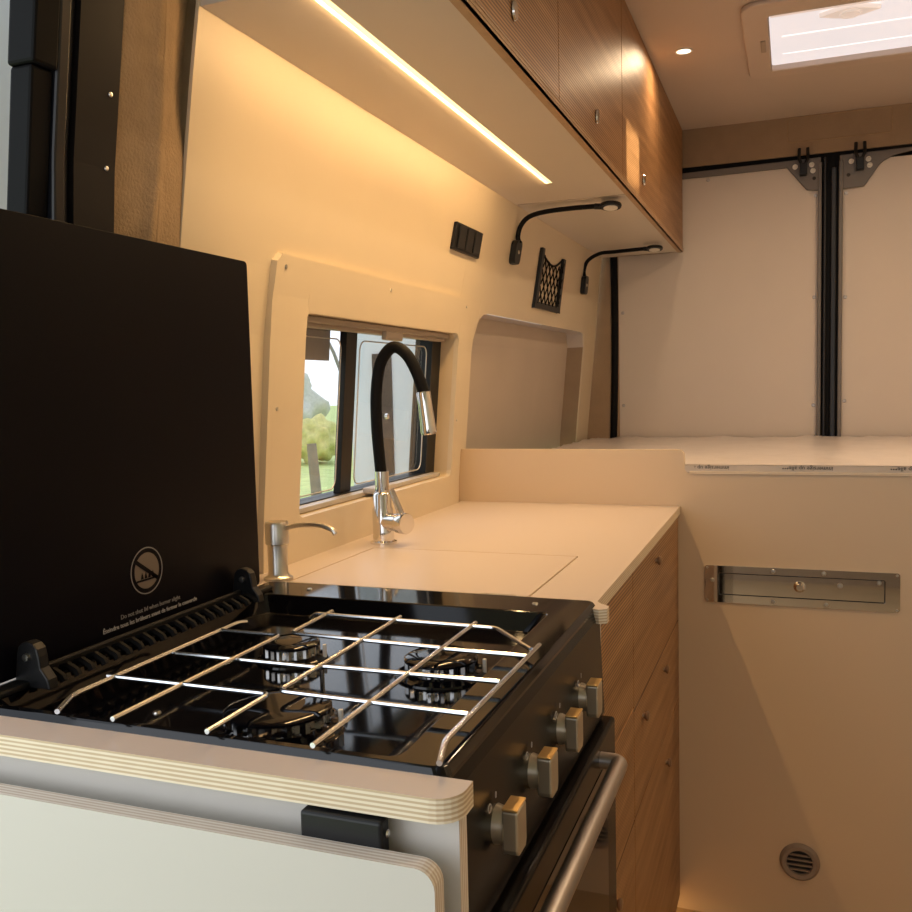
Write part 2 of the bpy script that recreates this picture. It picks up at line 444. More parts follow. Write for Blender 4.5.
bm = bmesh.new(); wbox(bm, 1.545, 1.635, WZ0+.006, WZ0+.018, g+.03, g+.060); mesh_obj('blind_catch', bm, M['railgrey'], parent=win, bevel=.003)
bm = bmesh.new(); wbox(bm, 1.262, 1.503, 1.232, 1.29, g-.035, g-.031); mesh_obj('lowered_blind', bm, M['blind'], parent=win)
bm = bmesh.new(); lathe(bm, [(0, 0), (.006, 0), (.006, .006), (0, .008)], (W(1.70, 1.12)+g, 1.70, 1.12), (1, 0, 0), 12); mesh_obj('pane_button', bm, M['chrome'], parent=win, smooth=True)

# brown felt pillar, trim board, door seals
bm = bmesh.new(); zs = [-.04, .5, .9]+[1.0+i*.03 for i in range(38)]; cols = []
ny = 16
for i in range(ny+1):
    y = .800+(.929-.800)*i/ny; c = []
    for z in zs:
        fold = .010*math.exp(-((y-(.868-.03*(z-1.5)))/.009)**2)
        dent = -.012*math.exp(-((y-.922)/.02)**2)*max(0, min(1, (z-1.47)/.06)) if z > 1.4 else 0
        c.append(bm.verts.new((W(y, z)-.004+fold*.6+dent+.004*math.sin(z*9+y*30), y, z)))
    cols.append(c)
for i in range(ny):
    for k in range(len(zs)-1): bm.faces.new((cols[i][k], cols[i+1][k], cols[i+1][k+1], cols[i][k+1]))
bq = bmesh.new(); wbox(bq, .80, .975, FLOOR, CEIL-.001, -.10, -.022, n=10)
lean(bm, lambda v: True, .004)
bpil = struct('trim_1', bm, M['felt'], smooth=True); orient_x(bpil); solid(bpil, .06); mesh_obj('pillar_backing', bq, M['felt'], parent=bpil)
bm = bmesh.new(); wbox(bm, .742, .803, FLOOR, 2.05, -.05, .0, n=10)
lean(bm, lambda v: True, .004)
tr2 = struct('trim_2', bm, M['trimb'])
screws('trim_screw', [(W(.796, z), .794+(1.63-z)*.085, z, .003) for z in (1.50, 1.425)], M['steel'], tr2, (1, 0, 0))
bm = bmesh.new(); wbox(bm, .728, .742, FLOOR, 2.05, -.03, -.006, n=10); wbox(bm, .712, .728, FLOOR, 2.05, -.03, .003, n=10)
lean(bm, lambda v: True, .004)
struct('trim_3', bm, M['track'], bevel=.003)
bm = bmesh.new(); wbox(bm, .684, .712, FLOOR, 1.50, -.03, -.002, n=10); wbox(bm, .680, .712, 1.50, 2.05, -.03, .004, n=4)
lean(bm, lambda v: True, .004)
struct('trim_4', bm, M['rubber'], bevel=.003)

# floor, ceiling, right wall, front bulkhead added to block sky light
HX0, HX1, HY0, HY1 = -.06, .34, 2.366, 2.776
struct('floor', B((-.80, .90, -1.6, 3.45, FLOOR-.03, FLOOR)), M['floor'])
bm = prism([[(-.9, -1.6), (.95, -1.6), (.95, 3.45), (-.9, 3.45)], rrect(HX0, HX1, HY0, HY1, .01, 3)], 2, CEIL, CEIL+.02)
struct('ceiling', bm, M['ceil'])
struct('front_sky_block', B((-.80, .86, -1.64, -1.6, FLOOR, CEIL)), M['feltdark'])  # unseen; closes off the cab to hold back sky light
struct('wall_right', B((.86, .90, -1.6, 3.45, FLOOR, CEIL)), M['wall'])

# ------------------------------------------------------------------ rear doors and header
bm = B((-.60, .076, REAR+.0, REAR+.02, .3, 1.895))
d1 = struct('door_1', bm, M['rearpanel'])
bm = B((.152, .82, REAR, REAR+.02, .3, 1.897))
d2 = struct('door_2', bm, M['rearpanel'])
# metal rim of each leaf with the gusset plates at the top
bm = prism([[(-.61, 1.890), (-.022, 1.894), (.041, 1.814), (.085, 1.808), (.085, 1.918), (-.61, 1.908)]], 1, REAR-.014, REAR-.002)
box(bm, .076, .088, REAR-.02, REAR+.01, .3, 1.90)
mesh_obj('metal_rim', bm, M['doormetal'], parent=d1, bevel=.002)
arc = [(.304+(.40-.304)*t, 1.900+.012*math.sin(t*PI/2)) for t in (0, .3, .6, 1)]
bm = prism([[(.143, 1.918), (.143, 1.806), (.218, 1.809), (.262, 1.872), (.275, 1.885)]+arc+[(.82, 1.915), (.82, 1.925)]], 1, REAR-.014, REAR-.002)
box(bm, .141, .154, REAR-.02, REAR+.01, .3, 1.90)
mesh_obj('metal_rim', bm, M['doormetal'], parent=d2, bevel=.002)
for dd, S in ((d1, [(-.282, 1.882), (.070, 1.795), (-.594, 1.435), (-.597, 1.096), (.066, 1.455), (.066, 1.087)]), (d2, [(.164, 1.794), (.164, 1.45), (.164, 1.10)])):
    screws('panel_screw', [(max(x, -.586), REAR, z, .0065) for (x, z) in S], M['satin'], dd)
def latch(dd, x, z, s):
    bm = bmesh.new()
    for sx in (-1, 1):
        tube(bm, [(x+sx*.013, REAR-.03, z+.045), (x+sx*.014, REAR-.035, z+.01), (x+sx*.007, REAR-.035, z-.006)], .006, 6)
    box(bm, x-.012, x+.012, REAR-.04, REAR-.014, z-.045, z-.005)
    la = mesh_obj('door_latch', bm, M['blackpl'], parent=dd, bevel=.002)
    bm = bmesh.new()
    for (dx, dz) in ((-.026, -.012), (.026, -.010), (.030, -.030)):
        lathe(bm, [(0, 0), (.0085, 0), (.0085, .005), (.005, .006), (.004, .002), (0, .002)], (x+dx, REAR-.014, z+dz), (0, -1, 0), 14)
    mesh_obj('latch_washers', bm, M['white'], parent=la, smooth=True)
    bm = bmesh.new(); lathe(bm, [(0, 0), (.006, 0), (0, .001)], (x+s*.034, REAR-.0145, z-.055), (0, -1, 0), 12)
    mesh_obj('rim_hole', bm, M['dark'], parent=dd)
latch(d1, .030, 1.905, 1); latch(d2, .204, 1.905, -1)
# black seals
bm = B((.088, .141, REAR-.006, REAR+.02, .3, 1.93), (-.9, .9, REAR-.004, REAR+.03, 1.907, 1.932))
tr = struct('trim_5', bm, M['rubber'])
bm = B((.0935, .102, REAR-.022, REAR-.004, .3, 1.915), (.117, .134, REAR-.016, REAR-.004, .3, 1.88))
mesh_obj('seal_lip', bm, M['track'], parent=tr, bevel=.003)
bm = bmesh.new()
P = [(-.612+.010*math.sin((z-.95)*3.2)-.012, REAR-.008, z) for z in [.9+.05*i for i in range(21)]]
tube(bm, P, .0135, 8)
struct('trim_6', bm, M['rubber'], smooth=True)
# header with an outlined access cover
bm = B((-.9, .9, REAR-.012, REAR+.03, 1.931, CEIL))
hd = struct('wall_rear', bm, M['feltdark'])
bm = bmesh.new(); P = [(x, REAR-.012, z) for x, z in rrect(-.02, .30, 1.975, 2.056, .012)]; tube(bm, P+[P[0]], .0022, 6, cap=False)
mesh_obj('access_cover_seam', bm, M['felt'], parent=hd, smooth=True)
bm = bmesh.new()
for i in range(9):   # felt covered rear pillar between wall end and door seal
    pass
bm = prism([[(-.76, 3.29), (-.60, 3.325), (-.60, 3.34), (-.76, 3.36)]], 2, .3, 2.0)
struct('trim_7', bm, M['feltdark'])
mesh_obj('rear_backing', B((-.9, .9, REAR+.03, REAR+.05, FLOOR, CEIL)), M['dark'], parent=hd)

# ------------------------------------------------------------------ bed box, mattress board
BY = 2.042
face = [(-.772, FLOOR), (.86, FLOOR), (.86, .972), (-.213, .974)]+[(-.213-.012*math.sin(t*PI/10), .986-.012*math.cos(t*PI/10)) for t in range(1, 5)]
face += [(-.2265, 1.012)]+[(-.2385+.012*math.cos(t*PI/10), 1.014+.012*math.sin(t*PI/10)) for t in range(0, 6)]+[(-.755, 1.027), (-.772, .9)]
bm = prism([face], 1, BY, BY+.018)
bx = tag(mesh_obj('bed_box', bm, M['boxface'], loc=(.3, BY, FLOOR)), 'tall cream bed platform front with a raised lip beside the worktop', 'bed base')
mesh_obj('platform_frame', B((-.70, .855, BY+.019, 3.28, .90, .955)), M['reveal'], parent=bx)
# mattress board with film
bm = bmesh.new(); nx, nyy = 46, 36; rows = []
for j in range(nyy+1):
    y = BY+.003+(3.315-BY-.003)*j/nyy; row = []
    for i in range(nx+1):
        x = -.224+(.85+.224)*i/nx if y < BY+.022 else (-.70+(.85+.70)*i/nx)
        h = .9935-.014*min(1, (y-BY)/.6)+.003*min(1, (y-BY-.002)*14)*math.sin(x*31+y*17)*math.sin(y*23+x*9)+random.uniform(-.0028, .0028)*min(1, (y-BY)*9)
        row.append(bm.verts.new((x, y, h)))
    rows.append(row)
for j in range(nyy):
    for i in range(nx): bm.faces.new((rows[j][i], rows[j][i+1], rows[j+1][i+1], rows[j+1][i]))
def band(bm, za, zb, y, x0=-.208, x1=.85):
    pass
mt = tag(mesh_obj('mattress', bm, M['film'], loc=(.3, 2.6, .974), smooth=True), 'bed mattress wrapped in crinkled pale protective film on the platform', 'mattress')
bm = prism([rrect(-.225, .85, .9755, .9925, .004, 3)], 1, BY+.001, BY+.020)
mesh_obj('film_edge', bm, M['filmedge'], parent=mt)
mesh_obj('board_edge', B((-.214, .85, BY-.004, BY+.014, .9735, .9795)), ply_mat('board_ply', 2, period=.003), parent=mt)
for x in (-.285, -.075, .135, .36, .60):
    tb = text_bm('immersige up alle•••', .0125, (x+.155, BY+.0003, .9905), (-1, 0, 0), (0, 0, -1))
    bmesh.ops.delete(tb, geom=[v for v in tb.verts if v.co.x < -.205], context='VERTS')
    for v in tb.verts: v.co.y -= .0006
    mesh_obj('film_print', tb, M['blackprint'], parent=mt)
# latch plate
pl = thing('table_mount_plate', (.014, BY, .73), 'long polished steel table mounting plate on the bed platform front', 'mounting plate')
bm = prism([rrect(-.182, .210, .6875, .770, .006), rrect(-.152, .182, .705, .754, .004)], 1, BY-.004, BY-.0002)
mesh_obj('backplate', bm, M['mirror'], parent=pl, bevel=.0008)
bm = B((-.150, .180, BY-.0025, BY-.0002, .707, .752)); mesh_obj('slide_bar', bm, M['mirror'], parent=pl)
mesh_obj('slot_shadow', B((-.155, .185, BY-.0008, BY-.0001, .703, .756)), M['dark'], parent=pl)
bm = bmesh.new(); lathe(bm, [(0, 0), (.0125, 0), (.012, .003), (.008, .008), (.007, .010), (0, .010)], (.015, BY-.0025, .731), (0, -1, 0), 20)
mesh_obj('lock_knob', bm, M['chrome'], parent=pl, smooth=True)
SCR = []
for (x, z, r_) in ((-.039, .7625, .005), (.063, .7625, .005), (-.039, .6955, .005), (.068, .6955, .005), (.095, .738, .006), (-.166, .737, .005), (-.177, .765, .0028), (.204, .765, .0028), (.204, .692, .0028), (-.177, .692, .0028), (.170, .748, .005)):
    SCR.append((x, BY-.004, z, r_))
screws('screw', SCR, M['steel'], pl)
# air vent
vt = thing('air_vent', (.018, BY, .1165), 'round grey louvred air outlet low on the bed platform front', 'vent')
bm = bmesh.new(); lathe(bm, [(.026, .0), (.042, .0), (.041, .005), (.036, .009), (.028, .008), (.026, 0)], (.018, BY, .1165), (0, -1, 0), 40)
bmesh.ops.delete(bm, geom=[f for f in bm.faces if len(f.verts) > 4], context='FACES')
mesh_obj('vent_ring', bm, M['grey'], parent=vt, smooth=True)
bm = bmesh.new(); lathe(bm, [(0, .001), (.028, .001), (.028, 0), (0, 0)], (.018, BY, .1165), (0, -1, 0), 32); mesh_obj('vent_back', bm, M['dark'], parent=vt)
for k in range(4):
    z = .1165+(-.0165+.011*k); hw = math.sqrt(max(0, .027**2-(z-.1165)**2))
    bm = B((.018-hw, .018+hw, BY-.007, BY-.001, z-.0013, z+.0013)); mesh_obj('louvre', bm, M['grey'], parent=vt)

# ------------------------------------------------------------------ worktop, base cabinet
def arcp(cx_, cy_, r_, a0, a1, n=6):
    return [(cx_+r_*math.cos(math.radians(a0+(a1-a0)*i/n)), cy_+r_*math.sin(math.radians(a0+(a1-a0)*i/n))) for i in range(n+1)]
WT = .9
outer = [(-.757, .540)]+arcp(-.229, .560, .020, -90, 0)+[(-.209, .574), (-.236, .574), (-.708, .574), (-.708, 1.106), (-.236, 1.106)]+arcp(-.224, 1.088, .012, 0, 90, 3)[::-1][:0]
outer += [(-.236, 1.078), (-.222, 1.074), (-.213, 1.080), (-.213, 1.094), (-.226, 1.106), (-.232, 1.116), (-.235, BY-.001), (-.757, BY-.001)]
hole = rrect(-.6872, -.3218, 1.1158, 1.4075, .006, 3)
bm = prism([outer, hole], 2, .882, WT)
wtop = tag(mesh_obj('worktop', bm, M['worktop'], loc=(-.5, 1.3, .882)), 'cream laminate kitchen worktop with plywood edge running round the stove', 'worktop')
cover = [(-.6845, 1.1185), (-.395, 1.1185), (-.385, 1.124), (-.345, 1.124), (-.338, 1.1185), (-.3245, 1.1185), (-.3245, 1.4045), (-.6845, 1.4045)]
bm = prism([cover], 2, .886, WT+.0002)
tag(mesh_obj('sink_cover', bm, M['worktop'], loc=(-.5, 1.26, .884)), 'flush cream cover board set into the worktop over the sink', 'sink cover')
bcx = 0
bc = thing('base_cabinet', (-.5, 1.57, FLOOR), 'long reeded oak kitchen base cabinet under the worktop', 'cabinet')
mesh_obj('carcass', B((-.752, -.255, 1.108, BY-.002, .012, .881), (-.752, -.30, 1.108, BY-.002, FLOOR, .012)), M['reveal'], parent=bc)
mesh_obj('gap_shade_sheet', B((-.70, -.31, 1.112, 1.42, .8812, .8818)), M['dark'], parent=bc)  # thin dark sheet that paints the shade in the cover gap
mesh_obj('side_panel', B((-.70, -.2265, 1.1056, 1.108, FLOOR, .881)), M['white'], parent=bc)
mesh_obj('end_strip', B((-.256, -.240, 2.010, BY-.002, .012, .881)), M['oakend'], parent=bc)
def knob(y, z, parent, x=-.2365):
    bm = bmesh.new(); lathe(bm, [(0, 0), (.0055, 0), (.005, .003), (.0085, .006), (.0085, .009), (.006, .011), (0, .011)], (x, y, z), (1, 0, 0), 16)
    mesh_obj('knob', bm, M['brownknob'], parent=parent, smooth=True)
def front(name, y0, y1, z0, z1, knobs, kx=True):
    g_ = .0012
    o = mesh_obj(name, B((-.254, -.2365, y0+g_, y1-g_, z0+g_, z1-g_)), M['oak'], parent=bc, bevel=.0006, seg=1)
    for (y, z) in knobs: knob(y, z, o)
front('drawer', 1.1085, 1.41, .659, .880, []); front('drawer', 1.1085, 1.41, .472, .659, []); front('door', 1.1085, 1.41, .012, .472, [(1.233, .432)])
front('drawer', 1.41, 2.010, .651, .880, [(1.665, .848)]); front('drawer', 1.41, 2.010, .473, .651, [(1.765, .612), (1.50, .613)]); front('door', 1.41, 2.010, .012, .473, [(1.785, .415)])

# stove-end panel and folding flap
bm = B((-.765, -.213, .555, .570, FLOOR, .8815))
tag(mesh_obj('end_panel', bm, M['endpanel'], loc=(-.49, .56, FLOOR)), 'pale grey cabinet end panel under the near worktop edge', 'panel')
bm = prism([rrect(-.95, -.217, .2, .862, .014, 6, (0, 0, 1, 0))], 1, .518, .534)
tag(mesh_obj('folding_shelf', bm, M['endpanel'], loc=(-.58, .526, .2)), 'folded-down pale grey plywood shelf board at the near left', 'shelf')
ct = thing('shelf_catch', (-.293, .55, .86), 'black plastic catch between the end panel and folded shelf', 'catch')
mesh_obj('catch_body', B((-.326, -.262, .5345, .5475, .835, .880)), M['blackpl'], parent=ct, bevel=.0025, seg=3)
mesh_obj('catch_cap', B((-.318, -.266, .5475, .5549, .836, .886)), M['blackpl'], parent=ct, bevel=.003, seg=3)
bm = bmesh.new(); lathe(bm, [(0, 0), (.003, 0), (.002, .0012), (0, .0014)], (-.2605, .541, .870), (1, 0, 0), 12); mesh_obj('catch_screw', bm, M['chrome'], parent=ct)

# ------------------------------------------------------------------ stove
SY0, SY1 = .576, 1.103
st = thing('gas_stove', (-.46, .84, FLOOR), 'black gas stove with three burners, open lid and glass oven door', 'stove')
mesh_obj('body', B((-.70, -.236, SY0, SY1, .0, .868)), M['blackpl'], parent=st)
# hob tray: rim + sunken well
bm = bmesh.new()
levels = [(-.707, -.229, SY0-.001, SY1, .898, .010), (-.704, -.233, SY0+.003, SY1-.003, .9045, .010), (-.672, -.272, SY0+.010, SY1-.075, .9045, .012), (-.664, -.282, SY0+.020, SY1-.090, .882, .02)]
rings = []
for (a0, a1, b0, b1, z, rr) in levels: rings.append([bm.verts.new((x, y, z)) for x, y in rrect(a0, a1, b0, b1, rr, 5)])
n_ = len(rings[0])
for i in range(len(rings)-1):
    for k in range(n_): bm.faces.new((rings[i][k], rings[i][(k+1) % n_], rings[i+1][(k+1) % n_], rings[i+1][k]))
bm.faces.new(rings[-1])
v = [bm.verts.new((x, y, .868)) for x, y in rrect(-.707, -.229, SY0-.001, SY1, .010, 5)]
for k in range(n_): bm.faces.new((v[k], v[(k+1) % n_], rings[0][(k+1) % n_], rings[0][k]))
hob = mesh_obj('hob_tray', bm, M['enamel'], parent=st, bevel=.0015)
screws('tray_screw', [(-.300, 1.065, .9045, .004), (-.620, 1.065, .9045, .004), (-.55, .66, .882, .004)], M['steel'], hob, (0, 0, 1))
# burners
def burner(x, y, r_, z0=.882):
    bm = bmesh.new(); lathe(bm, [(0, 0), (r_*1.28, 0), (r_*1.25, .002), (r_*1.02, .004), (r_*.95, .007), (0, .007)], (x, y, z0), (0, 0, 1), 40)
    o = mesh_obj('burner', bm, M['enamel'], parent=st, smooth=True)
    bm = bmesh.new(); n = 72; bot = []; top = []
    for k in range(n):
        a = 2*PI*k/n; rr = r_*(1.0 if (k//2) % 2 else .93)
        bot.append(bm.verts.new((x+rr*math.cos(a), y+rr*math.sin(a), z0+.007))); top.append(bm.verts.new((x+rr*math.cos(a), y+rr*math.sin(a), z0+.0165)))
    for k in range(n): bm.faces.new((bot[k], bot[(k+1) % n], top[(k+1) % n], top[k]))
    bm.faces.new(top); bm.faces.new(bot[::-1])
    mesh_obj('burner_ring', bm, M['chrome'], parent=o)
    bm = bmesh.new(); lathe(bm, [(0, 0), (r_*1.0, 0), (r_*1.0, .002), (r_*.90, .0045), (r_*.5, .0052), (0, .0054)], (x, y, z0+.0165), (0, 0, 1), 40)
    mesh_obj('burner_cap', bm, M['enamel'], parent=o, smooth=True)
    bm = bmesh.new(); tube(bm, [(x+r_*1.12, y+r_*.35, z0), (x+r_*1.12, y+r_*.35, z0+.016)], .0022, 8); mesh_obj('igniter', bm, M['white'], parent=o)
burner(-.515, .842, .031); burner(-.421, .662, .047); burner(-.337, .838, .038)
# pan supports
gz = .912
def bar(b, pts, r_=.0023, rr=.008): tube(b, rounded(pts, rr, 4), r_, 8)
bm = bmesh.new()
bar(bm, [(-.594, .874, gz-.002), (-.597, .862, gz), (-.597, .607, gz), (-.578, .570, gz)])
bar(bm, [(-.520, .570, gz), (-.520, .828, gz), (-.601, .828, gz)]); bar(bm, [(-.428, .570, gz), (-.428, .660, gz), (-.605, .660, gz)])
bar(bm, [(-.603, .745, gz-.002), (-.429, .745, gz-.002)])
mesh_obj('pan_support', bm, M['wire'], parent=st, smooth=True)
bm = bmesh.new(); g2 = gz+.001
bar(bm, [(-.514, .934, g2), (-.512, .836, g2), (-.334, .829, g2)]); bar(bm, [(-.535, .919, g2-.006), (-.528, .919, g2), (-.302, .915, g2), (-.244, .848, g2)])
bar(bm, [(-.424, .932, g2), (-.423, .667, g2), (-.244, .662, g2)]); bar(bm, [(-.331, .930, g2), (-.333, .568, g2)])
bar(bm, [(-.240, .866, g2), (-.242, .605, g2), (-.233, .571, gz-.001)]); bar(bm, [(-.334, .829, g2-.001), (-.243, .829, g2-.001)])
bar(bm, [(-.421, .741, .884), (-.421, .741, g2), (-.244, .745, g2)], rr=.005)
mesh_obj('pan_support', bm, M['wire'], parent=st, smooth=True)
# vent rack and hinges along the wall side
bm = B((-.686, -.668, .59, 1.05, .9045, .911), (-.677, -.671, .64, .99, .911, .920)); mesh_obj('hinge_rail', bm, M['blackpl'], parent=st, bevel=.002)
bm = bmesh.new()
for k in range(19):
    y = .652+k*.0182; tube(bm, [(-.674, y, .905), (-.670, y, .911), (-.662, y, .914), (-.652, y, .909), (-.650, y, .905)], .0042, 6)
mesh_obj('vent_rack', bm, M['rubber'], parent=st, smooth=True)
for y in (.634, .985):
    bm = bmesh.new()
    pr_ = [(-.6865, .9045), (-.644, .9045), (-.646, .914), (-.654, .924)]+[(-.669+.0135*math.cos(t*PI/6), .935+.0135*math.sin(t*PI/6)) for t in range(0, 7)]
    prism([pr_], 1, y-.006, y+.006, bm)
    hg = mesh_obj('lid_hinge', bm, M['blackpl'], parent=st, bevel=.0015)
    bm = bmesh.new(); lathe(bm, [(0, 0), (.004, 0), (.0035, .003), (0, .0035)], (-.669, y-.006, .934), (0, -1, 0), 12); mesh_obj('hinge_pin', bm, M['steel'], parent=hg, smooth=True)
# lid
LX = -.687
bm = prism([[(a, b) for a, b in rrect(.566, 1.047, .912, 1.351, .006, 4)]], 0, LX-.005, LX)
lid = mesh_obj('lid', bm, M['lid'], parent=st, bevel=.0008)
def lx(z): return LX+.0004
def on_lid(b):
    for v in b.verts: v.co.x = v.co.x-LX+lx(v.co.z)
    return b
cyy, czz = .819, .977
bm = prism([circ(cyy, czz, .0268, 48), circ(cyy, czz, .0255, 48)], 0, LX, LX+.0003); mesh_obj('warning_ring', on_lid(bm), M['iconr'], parent=lid)
bm = prism([circ(cyy, czz, .0205, 40)], 0, LX, LX+.0002); mesh_obj('warning_disc', on_lid(bm), M['iconb'], parent=lid)
bm = bmesh.new()
prism([[(cyy-.021, czz+.012), (cyy-.018, czz+.0155), (cyy+.019, czz-.010), (cyy+.016, czz-.0135)]], 0, LX+.0003, LX+.0006, bm)
prism([[(cyy-.018, czz-.009), (cyy+.017, czz-.009), (cyy+.017, czz-.0112), (cyy-.018, czz-.0112)]], 0, LX+.0003, LX+.0006, bm)
for k in range(4):
    c = cyy-.0085+k*.006
    prism([[(c-.0022, czz-.0085), (c+.0022, czz-.0085), (c+.0012, czz-.0045), (c, czz-.0012), (c-.0014, czz-.005)]], 0, LX+.0003, LX+.0006, bm)
mesh_obj('warning_flames', on_lid(bm), M['lid'], parent=lid)
tb = text_bm('Do not shut lid when burner alight', .0072, (LX+.0002, .824, .9315), (0, 1, 0), (0, 0, 1), align='CENTER'); mesh_obj('warning_text', on_lid(tb), M['iconr'], parent=lid)
tb = text_bm('Éteindre tous les brûleurs avant de fermer le couvercle', .0072, (LX+.0002, .826, .9225), (0, 1, 0), (0, 0, 1), align='CENTER'); mesh_obj('warning_text', on_lid(tb), M['print'], parent=lid)
# control panel, knobs
bm = prism([[(-.240, .868), (-.230, .898), (-.226, .885), (-.221, .762), (-.240, .762)]], 1, SY0, SY1-.004)
cp = mesh_obj('control_panel', bm, M['panelb'], parent=st, bevel=.002)
kz = .822
for i, ky in enumerate((.668, .774, .880, .980)):
    ang = 0
    bm = bmesh.new(); lathe(bm, [(0, 0), (.016, 0), (.016, .003), (.0145, .009), (.0145, .012), (0, .012)], (-.2265, ky, kz), (1, 0, -.03), 28)
    kb = mesh_obj('knob', bm, M['knobm'], parent=st, smooth=True)
    bm = prism([[(ky-.0105, kz-.019), (ky+.0105, kz-.019), (ky+.013, kz-.014), (ky+.013, kz+.0175), (ky-.013, kz+.0175), (ky-.013, kz-.014)]], 0, -.2155, -.202)
    mesh_obj('knob_grip', bm, M['knobm'], parent=kb, bevel=.0018)
    bm = B((-.2153, -.2022, ky-.0128, ky+.0128, kz+.0176, kz+.0195)); mesh_obj('knob_pointer', bm, M['knobtop'], parent=kb, bevel=.0006)
for i, ky in enumerate((.668, .774, .880, .980)):
    zt = kz+.022; xs_ = -.2228
    bm = prism([circ(ky-.020, zt, .0038, 16), circ(ky-.020, zt, .0030, 16)], 0, xs_, xs_+.0006)
    mesh_obj('dial_mark', bm, M['print'], parent=cp)
    bm = text_bm(['0', '0', '0', 'I'][i], .008, (-.2222, ky-.007, zt+.002), (0, 1, 0), (0, 0, 1)); mesh_obj('dial_mark', bm, M['print'], parent=cp)
# oven door
od = mesh_obj('oven_door', B((-.236, -.209, SY0+.004, SY1+.002, .30, .757)), M['panelb'], parent=st, bevel=.004, seg=3)
bm = B((-.209, -.2082, SY0+.020, SY1-.055, .34, .722)); mesh_obj('door_glass', bm, M['ovenglass'], parent=od)
bm = bmesh.new(); tube(bm, rounded([(-.209, 1.012, .737), (-.186, 1.012, .737), (-.186, .62, .737), (-.209, .62, .737)], .016, 6), .0098, 16)
mesh_obj('door_handle', bm, M['satin'], parent=od, smooth=True)

# ------------------------------------------------------------------ faucet, soap dispenser
fx, fy = -.689, 1.452
fa = thing('kitchen_faucet', (fx, fy, WT), 'chrome kitchen faucet with black bendy hose spout before the window', 'faucet')
bm = bmesh.new(); lathe(bm, [(0, 0), (.024, 0), (.024, .004), (.019, .006), (.019, .062), (.0165, .066), (.0165, .088), (.014, .092), (.0125, .093), (.0125, .130), (0, .130)], (fx, fy, WT), (0, 0, 1), 36)
mesh_obj('faucet_body', bm, M['chrome'], parent=fa, smooth=True)
bm = bmesh.new(); bd = Vector((.92, -.38, 0)).normalized(); c0 = Vector((fx, fy, WT+.040))
lathe(bm, [(0, 0), (.0155, 0), (.0155, .040), (.017, .041), (.0185, .043), (.0185, .060), (.0175, .062), (0, .062)], c0, bd, 32)
va = mesh_obj('valve', bm, M['chrome'], parent=fa, smooth=True)
bm = bmesh.new(); p0 = c0+bd*.050+Vector((0, 0, .012)); p1 = c0+bd*.024+Vector((0, 0, .058))
tube(bm, [p0, (p0+p1)/2, p1], [.0065, .0058, .0050], 10); mesh_obj('lever', bm, M['chrome'], parent=va, smooth=True)
hp = smooth_path([(fx-.001, fy, 1.022), (fx-.004, fy, 1.06), (fx-.007, fy, 1.11), (fx-.006, fy, 1.17), (fx+.004, fy, 1.222), (fx+.028, fy, 1.249), (fx+.053, fy, 1.238), (fx+.073, fy, 1.205), (fx+.087, fy, 1.164)])
bm = bmesh.new(); tube(bm, hp, .0105, 14); mesh_obj('hose_spout', bm, M['rubber'], parent=fa, smooth=True)
bm = bmesh.new(); a_ = Vector((fx+.085, fy, 1.170)); b_ = Vector((fx+.094, fy, 1.095)); dv = b_-a_
lathe(bm, [(0, 0), (.0118, 0), (.0125, .003), (.0125, .030), (.0135, .060), (.0145, .070), (.0125, .0755), (0, .0755)], a_, dv, 24)
mesh_obj('spray_head', bm, M['chrome'], parent=fa, smooth=True)
so = thing('soap_dispenser', (-.709, 1.130, WT), 'brushed steel pump soap dispenser beside the open stove lid', 'soap dispenser')
bm = bmesh.new(); lathe(bm, [(0, 0), (.0215, 0), (.0215, .004), (.017, .006), (.0145, .010), (.0145, .052), (.0175, .054), (.0175, .083), (.016, .086), (0, .086)], (-.709, 1.130, WT), (0, 0, 1), 28)
mesh_obj('pump_body', bm, M['steel'], parent=so, smooth=True)
bm = bmesh.new(); tube(bm, smooth_path([(-.694, 1.130, .977), (-.670, 1.130, .982), (-.640, 1.130, .983), (-.618, 1.130, .977), (-.612, 1.130, .970)]), [.0042]+[.0036]*23+[.003], 8); mesh_obj('pump_nozzle', bm, M['steel'], parent=so, smooth=True)

# ------------------------------------------------------------------ overhead cabinet
OX = -.366
oc = thing('overhead_cabinet', (-.5, 2.1, SOF), 'long oak fronted overhead cabinet with cream underside', 'cabinet')
CY0, CY1 = .932, 3.296
# underside with the LED groove, following the wall
bm = bmesh.new()
LY0, LY1, LA, LB = .94, 2.034, -.5295, -.5135
def xw(y): return W(y, SOF+.002)+.0005
ring_o = [(xw(CY0), CY0), (OX-.004, CY0), (OX-.004, CY1), (xw(CY1), CY1), (xw(2.04), 2.04)]
bm = prism([ring_o, [(LA, LY0), (LB, LY0), (LB, LY1), (LA, LY1)]], 2, SOF, SOF+.014)
mesh_obj('underside', bm, M['soffit'], parent=oc)
mesh_obj('underside_joint', B((-.655, OX-.008, 2.2305, 2.2325, SOF-.0007, SOF+.001)), M['railbrown'], parent=oc)
mesh_obj('carcass', B((-.60, -.386, CY0+.01, CY1-.012, SOF+.022, CEIL-.001)), M['reveal'], parent=oc)
for (a_, b_) in ((CY1-.012, CY1), (CY0, CY0+.010)): mesh_obj('end_panel', B((-.60, OX-.002, a_, b_, SOF, CEIL-.001)), M['oakend'], parent=oc)
mesh_obj('bottom_edge', B((OX-.018, OX+.001, CY0, CY1, SOF-.001, SOF+.012)), M['oakend'], parent=oc)
bm = bmesh.new()
for k, (z0, z1, x) in enumerate(((SOF-.001, SOF+.003, OX+.0005), (SOF+.003, SOF+.006, OX+.0018), (SOF+.006, SOF+.0095, OX+.0006), (SOF+.0095, SOF+.0125, OX+.0018))): box(bm, OX-.005, x, CY0, CY1, z0, z1)
mesh_obj('edge_banding', bm, M['oakend'], parent=oc)
